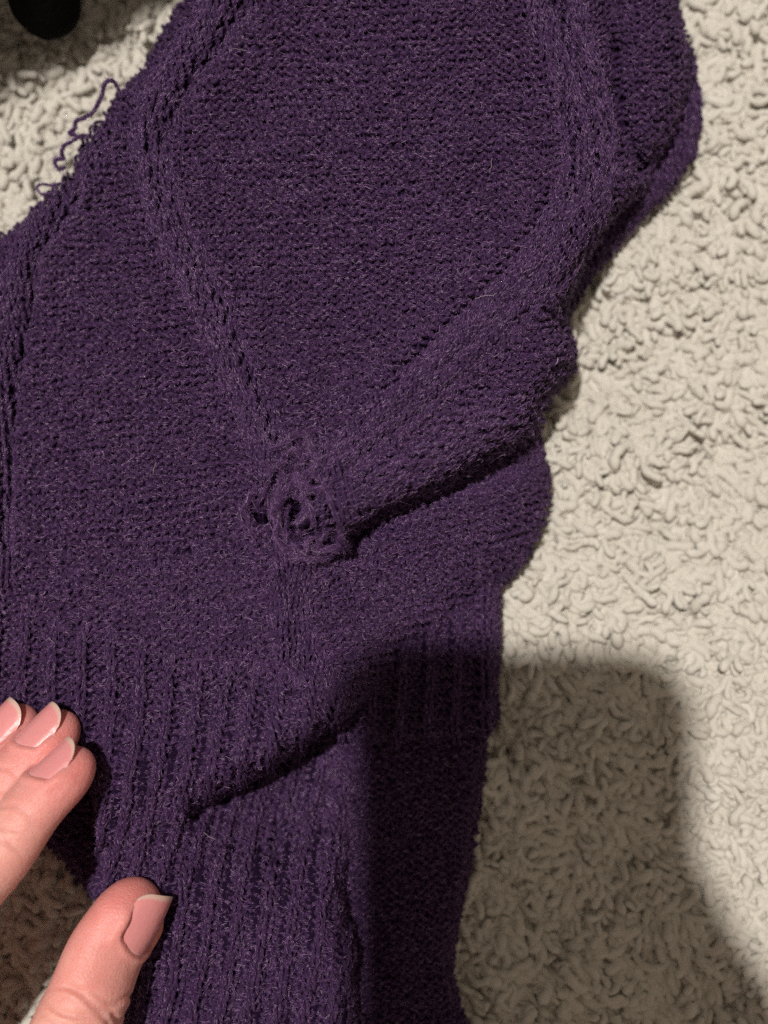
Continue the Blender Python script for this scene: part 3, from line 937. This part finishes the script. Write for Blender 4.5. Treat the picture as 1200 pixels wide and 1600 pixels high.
def build_hand():
    V, F = [], []
    off = 0
    def add(v, f):
        nonlocal off
        V.append(v); F.extend([tuple(int(i) + off for i in q) for q in f]); off += len(v)
    for fg in FINGERS:
        add(*fg.loft())
    # metacarpals, web and forearm as tapered closed tubes
    wrist = [unproject(x, y, z * MM) for x, y, z in [(-700, 2330, 46), (-740, 2260, 42), (-790, 2190, 37), (-840, 2130, 33)]]
    def bone(pts, rs):
        P = spline(pts, 10); r = np.interp(np.linspace(0, 1, len(P)), np.linspace(0, 1, len(rs)), rs) * MM
        t, u, v = frames(P)
        th = np.arange(20) * 2 * np.pi / 20
        ring_ = P[:, None] + r[:, None, None] * (np.cos(th)[None, :, None] * u[:, None] + np.sin(th)[None, :, None] * v[:, None])
        n = len(P); i = np.arange(n * 20).reshape(n, 20); j = np.roll(i, -1, 1)
        f = [tuple(x) for x in np.stack([i[:-1], i[1:], j[1:], j[:-1]], -1).reshape(-1, 4)] + [tuple(i[0]), tuple(i[-1][::-1])]
        add(ring_.reshape(-1, 3), f)
    for fg, wp in zip([index, middle, ring, little], wrist):
        k = fg.P[-12]
        bone([k, k * 0.5 + wp * 0.5 + np.array([0, 0, 0.004]), wp], [9.0, 11.5, 12.5])
    tb = thumb.P[-6]
    bone([tb, tb * 0.55 + wrist[0] * 0.45, wrist[0]], [12.5, 14.5, 14.0])
    bone([thumb.P[-60], thumb.P[-60] * 0.5 + index.P[-10] * 0.5 + np.array([-0.01, -0.012, 0]), index.P[-6]], [8, 6.5, 8])
    bone([index.P[-6], tb * 0.5 + index.P[-6] * 0.5, tb], [9, 11, 12])
    mid = (wrist[1] + wrist[2]) / 2
    arm = mid + np.array([-0.06, -0.075, 0.004])
    for sft in (-0.010, 0.010):
        o = np.array([0.8, -0.6, 0.0]) * sft
        bone([mid + o * 0.9, (mid + arm) / 2 + o, arm + o * 1.2], [16, 16.5, 18])
    me = bpy.data.meshes.new('hand_rough')
    me.from_pydata(np.concatenate(V).tolist(), [], F)
    me.update()
    tmp = bpy.data.objects.new('hand_rough', me); COL.objects.link(tmp)
    md = tmp.modifiers.new('r', 'REMESH'); md.mode = 'VOXEL'; md.voxel_size = 0.00045; md.use_smooth_shade = True
    sm = tmp.modifiers.new('s', 'SMOOTH'); sm.factor = 0.5; sm.iterations = 7
    dg = bpy.context.evaluated_depsgraph_get()
    me2 = bpy.data.meshes.new_from_object(tmp.evaluated_get(dg))
    bpy.data.objects.remove(tmp)
    me2.name = 'hand'
    n = len(me2.vertices)
    co = np.zeros(n * 3, np.float32); me2.vertices.foreach_get('co', co); co = co.reshape(-1, 3).astype(float)
    flush = np.zeros(n)
    for k, fg in enumerate(FINGERS):
        near = np.flatnonzero(((co - fg.P[20]) ** 2).sum(1) < 0.045 ** 2)
        p = co[near]
        d, lat, hgt, dist, bi = fg.local(p)
        own = dist < 10.5
        v = lat / fg.nw
        hn = fg.nail_h(d, np.clip(v, -1.4, 1.4))
        # nail bed: under the plate
        inn = smooth(1.03, 0.90, np.abs(v)) * smooth(0.5, -0.5, d - (fg.nl - 0.9 - 1.8 * v * v)) * (own & (hgt > hn - 2.2) & (hgt > 0))
        nh = hgt + inn * (np.minimum(hgt, hn - 0.30) - hgt)
        # folds of skin at the sides and base of the nail
        side = own & (d > 1.5) & (d < fg.nl + 2.5) & (hgt > -0.5)
        e1 = np.exp(-((np.abs(v) - 1.12) / 0.14) ** 2) * smooth(fg.nl + 0.5, fg.nl - 1.5, d) * smooth(3.0, 6.5, d)
        e2 = np.exp(-((d - (fg.nl + 0.15 - 1.8 * v * v)) / 0.8) ** 2) * smooth(1.2, 1.0, np.abs(v))
        add_h = side * (1 - inn) * 0.42 * np.maximum(e1, e2 * 0.9)
        # creases over the joint, on the back and the sides
        cr = np.zeros(len(p))
        ang = np.arctan2(lat, hgt)
        for c0, amp in fg.creases:
            wob = 0.8 * np.sin(ang * 2.1 + c0) + 0.35 * np.sin(ang * 5 + 2 * c0)
            cr -= amp * np.exp(-((d - c0 - wob) / 0.42) ** 2) * smooth(-0.6, 0.5, np.cos(ang))
            cr += amp * 0.5 * np.exp(-((d - c0 - wob - 1.0) / 0.55) ** 2) * smooth(-0.6, 0.5, np.cos(ang))
        rad = fg.V[bi] * np.sin(ang)[:, None] + fg.U[bi] * np.cos(ang)[:, None]
        newp = p + fg.U[bi] * ((nh - hgt) * MM)[:, None] + rad * ((add_h + np.where(own, cr, 0)) * MM)[:, None]
        co[near] = newp
        fl = smooth(fg.flushd, 3, d) * 0.75 + 0.25 * np.exp(-((d - 21) / 5) ** 2)
        flush[near] = np.maximum(flush[near], np.where(own, fl, 0))
    me2.vertices.foreach_set('co', co.astype(np.float32).ravel())
    a = me2.attributes.new('flush', 'FLOAT', 'POINT'); a.data.foreach_set('value', flush.astype(np.float32))
    me2.materials.clear(); me2.materials.append(M_SKIN)
    me2.update()
    root = link('hand', me2)
    tag(root, "bare hand with short unpolished nails pinching the sweater's ribbed edge", 'hand')
    for fg in FINGERS:
        link('fingernail', fg.nail_mesh(), root)
    return root


hand = build_hand()


# ------------------------------------------------------------------ black garment past the corner: one rounded sleeve end in view; tall unseen bulk added to shade the corner
def rounded_loft(name, P, rw, rh, mat, sides=28, flat=True):
    """soft rounded bar through points P with half width rw and half height rh (m), ends closed round"""
    P = spline(P, 12); n = len(P)
    s = np.concatenate([[0], np.cumsum(np.linalg.norm(np.diff(P, axis=0), axis=1))])
    L = s[-1]
    rw = np.interp(np.linspace(0, 1, n), np.linspace(0, 1, len(rw)), rw); rh = np.interp(np.linspace(0, 1, n), np.linspace(0, 1, len(rh)), rh)
    e = np.minimum(s, L - s) / np.maximum(rw, 1e-6)
    k = np.sqrt(np.clip(1 - np.clip(1 - e, 0, 1) ** 2, 0.0004, 1))
    t, u, v = frames(P)
    th = np.arange(sides) * 2 * np.pi / sides
    ring_ = P[:, None] + k[:, None, None] * (rh[:, None, None] * np.cos(th)[None, :, None] * u[:, None] + rw[:, None, None] * np.sin(th)[None, :, None] * v[:, None])
    ring_ = ring_.reshape(-1, 3)
    ring_ += (0.0016 * vnoise(ring_[:, 0] * 8000, ring_[:, 1] * 8000 + ring_[:, 2] * 5000, 60, 77))[:, None] * np.array([0.5, 0.5, 0.3])
    i = np.arange(n * sides).reshape(n, sides); j = np.roll(i, -1, 1)
    f = np.stack([i[:-1], j[:-1], j[1:], i[1:]], -1).reshape(-1, 4)
    return np_mesh(name, ring_, f, mat)


garment = bpy.data.objects.new('black_garment', None); COL.objects.link(garment)
tag(garment, 'black soft garment end lying on the shaded carpet beyond the loose threads', 'garment')
g0 = [unproject(70, 64, 0.006), unproject(70, -10, 0.009), unproject(66, -110, 0.014), unproject(20, -260, 0.03)]
sleeve = link('sleeve', rounded_loft('sleeve', g0, [0.0062, 0.0068, 0.009, 0.015], [0.006, 0.009, 0.013, 0.02], M_BLACK), garment)
hdir = np.array([0.855, 0.518, 0.0])
hp = [np.array([-0.1071, 0.1464, 0.122]) + hdir * k for k in (-0.11, -0.06, 0.0, 0.06, 0.11)]
shadow_bulk = link('shadow_bulk', rounded_loft('shadow_bulk', hp, [0.034, 0.040, 0.041, 0.040, 0.034], [0.11, 0.125, 0.128, 0.125, 0.11], M_BLACK), garment)  # out of view, shaped and placed to cast the corner shadow

# ------------------------------------------------------------------ the phone the picture is taken with: above the view, its shadow falls on the carpet
def rounded_slab(name, w, h, t, r, mat, n=10):
    pts = []
    for cx, cy, a0 in [(w / 2 - r, h / 2 - r, 0), (-w / 2 + r, h / 2 - r, 90), (-w / 2 + r, -h / 2 + r, 180), (w / 2 - r, -h / 2 + r, 270)]:
        for k in range(n + 1):
            a = math.radians(a0 + 90 * k / n)
            pts.append((cx + r * math.cos(a), cy + r * math.sin(a)))
    m = len(pts); b = min(t * 0.25, 0.0012)
    V = []; 
    for z, ins in [(-t / 2, b), (-t / 2 + b, 0), (t / 2 - b, 0), (t / 2, b)]:
        for x, y in pts:
            V.append((x * (1 - 2 * ins / w), y * (1 - 2 * ins / h), z))
    F = []
    for k in range(3):
        for i in range(m):
            F.append((k * m + i, k * m + (i + 1) % m, (k + 1) * m + (i + 1) % m, (k + 1) * m + i))
    F.append(tuple(range(m))[::-1]); F.append(tuple(range(3 * m, 4 * m)))
    me = bpy.data.meshes.new(name); me.from_pydata(V, [], F); me.update(); me.materials.append(mat)
    return me


M_PHONE = mat_plain('phone_case', (0.02, 0.02, 0.022), 0.4, 0.5)
M_GLASS = mat_plain('lens_glass', (0.01, 0.01, 0.012), 0.08, 0.6)
PZ = 0.225
def shade_caster(p, z):
    """where at height z something must be to throw its shadow on p"""
    return p + (lamp.location - p) * ((z - p.z) / (lamp.location.z - p.z))
corner = shade_caster(W(1078, 1020, 0), PZ)
PW = corner.x - shade_caster(W(562, 1350, 5), PZ).x
PH_ = 0.146
phone = bpy.data.objects.new('phone', None); COL.objects.link(phone)
phone.location = (corner.x - PW / 2, corner.y - PH_ / 2, PZ)
tag(phone, 'dark phone held above the sweater, taking the picture', 'phone')
link('phone_body', rounded_slab('phone_body', PW, PH_, 0.008, 0.010, M_PHONE), phone)
bmp = link('camera_bump', rounded_slab('camera_bump', 0.026, 0.026, 0.0016, 0.006, M_PHONE), phone)
bmp.location = (PW / 2 - 0.016, PH_ / 2 - 0.016, -0.0047)
for x, y in ((-0.006, 0.006), (-0.006, -0.006), (0.006, 0.0)):
    l = link('lens', rounded_slab('lens', 0.009, 0.009, 0.0014, 0.0044, M_GLASS), bmp)
    l.location = (x, y, -0.0012)


# ------------------------------------------------------------------ the hand that holds the phone (its shadow joins the phone's at the right)
def closed_tube(P, rs, n=10, sides=18):
    P = spline(P, n)
    r = np.interp(np.linspace(0, 1, len(P)), np.linspace(0, 1, len(rs)), rs) * MM
    t, u, v = frames(P)
    s_ = np.concatenate([[0], np.cumsum(np.linalg.norm(np.diff(P, axis=0), axis=1))])
    e = np.minimum(s_, s_[-1] - s_) / r
    k = np.sqrt(np.clip(1 - np.clip(1 - e, 0, 1) ** 2, 0.02, 1))
    th = np.arange(sides) * 2 * np.pi / sides
    ring_ = P[:, None] + (r * k)[:, None, None] * (np.cos(th)[None, :, None] * u[:, None] + np.sin(th)[None, :, None] * v[:, None])
    i = np.arange(len(P) * sides).reshape(len(P), sides); j = np.roll(i, -1, 1)
    f = [tuple(x) for x in np.stack([i[:-1], i[1:], j[1:], j[:-1]], -1).reshape(-1, 4)] + [tuple(i[0]), tuple(i[-1][::-1])]
    return ring_.reshape(-1, 3), f


def build_holding_hand():
    e1 = np.array(shade_caster(W(1085, 1345, 0), PZ)); e2 = np.array(shade_caster(W(1200, 1505, 0), PZ))
    rx = corner.x
    parts = [
        ([(rx - 0.012, e1[1] + 0.010, PZ + 0.009), (rx - 0.003, e1[1] - 0.010, PZ + 0.008), (e2[0] - 0.006, e2[1] - 0.012, PZ + 0.004), (e2[0] + 0.008, e2[1] - 0.045, PZ)], [6.5, 7.5, 9.5, 13]),
        ([(e2[0] + 0.006, e2[1] - 0.030, PZ - 0.002), (e2[0] + 0.016, e2[1] - 0.075, PZ - 0.004), (e2[0] + 0.050, e2[1] - 0.150, PZ + 0.004)], [15, 21, 19]),
        ([(e2[0] + 0.002, e2[1] - 0.060, PZ - 0.010), (e2[0] + 0.020, e2[1] - 0.090, PZ - 0.008), (e2[0] + 0.045, e2[1] - 0.150, PZ)], [12, 18, 18]),
        ([(e2[0] + 0.040, e2[1] - 0.140, PZ + 0.003), (e2[0] + 0.075, e2[1] - 0.21, PZ + 0.01), (e2[0] + 0.11, e2[1] - 0.29, PZ + 0.02)], [21, 23, 27])]
    for q, (dy, ln) in enumerate([(-0.044, 0.044), (-0.062, 0.047), (-0.080, 0.045), (-0.097, 0.037)]):
        y = e2[1] + dy + 0.004
        x0 = rx + 0.012
        parts.append(([(x0 + 0.014, y - 0.018, PZ - 0.004), (x0, y - 0.006, PZ - 0.012), (x0 - ln * 0.6, y + 0.002, PZ - 0.0125), (x0 - ln, y + 0.004, PZ - 0.0115)], [10, 8.2, 7.6, 6.4]))
    V, F, off = [], [], 0
    for P, r in parts:
        v, f = closed_tube(P, r)
        V.append(v); F.extend([tuple(int(i) + off for i in x) for x in f]); off += len(v)
    me = bpy.data.meshes.new('rough'); me.from_pydata(np.concatenate(V).tolist(), [], F); me.update()
    tmp = bpy.data.objects.new('rough', me); COL.objects.link(tmp)
    md = tmp.modifiers.new('r', 'REMESH'); md.mode = 'VOXEL'; md.voxel_size = 0.0012; md.use_smooth_shade = True
    sm = tmp.modifiers.new('s', 'SMOOTH'); sm.factor = 0.5; sm.iterations = 5
    me2 = bpy.data.meshes.new_from_object(tmp.evaluated_get(bpy.context.evaluated_depsgraph_get()))
    bpy.data.objects.remove(tmp)
    me2.name = 'hand'
    me2.materials.clear(); me2.materials.append(M_SKIN)
    o = link('hand', me2)
    tag(o, 'other bare hand gripping the phone above the sweater', 'hand')


build_holding_hand()
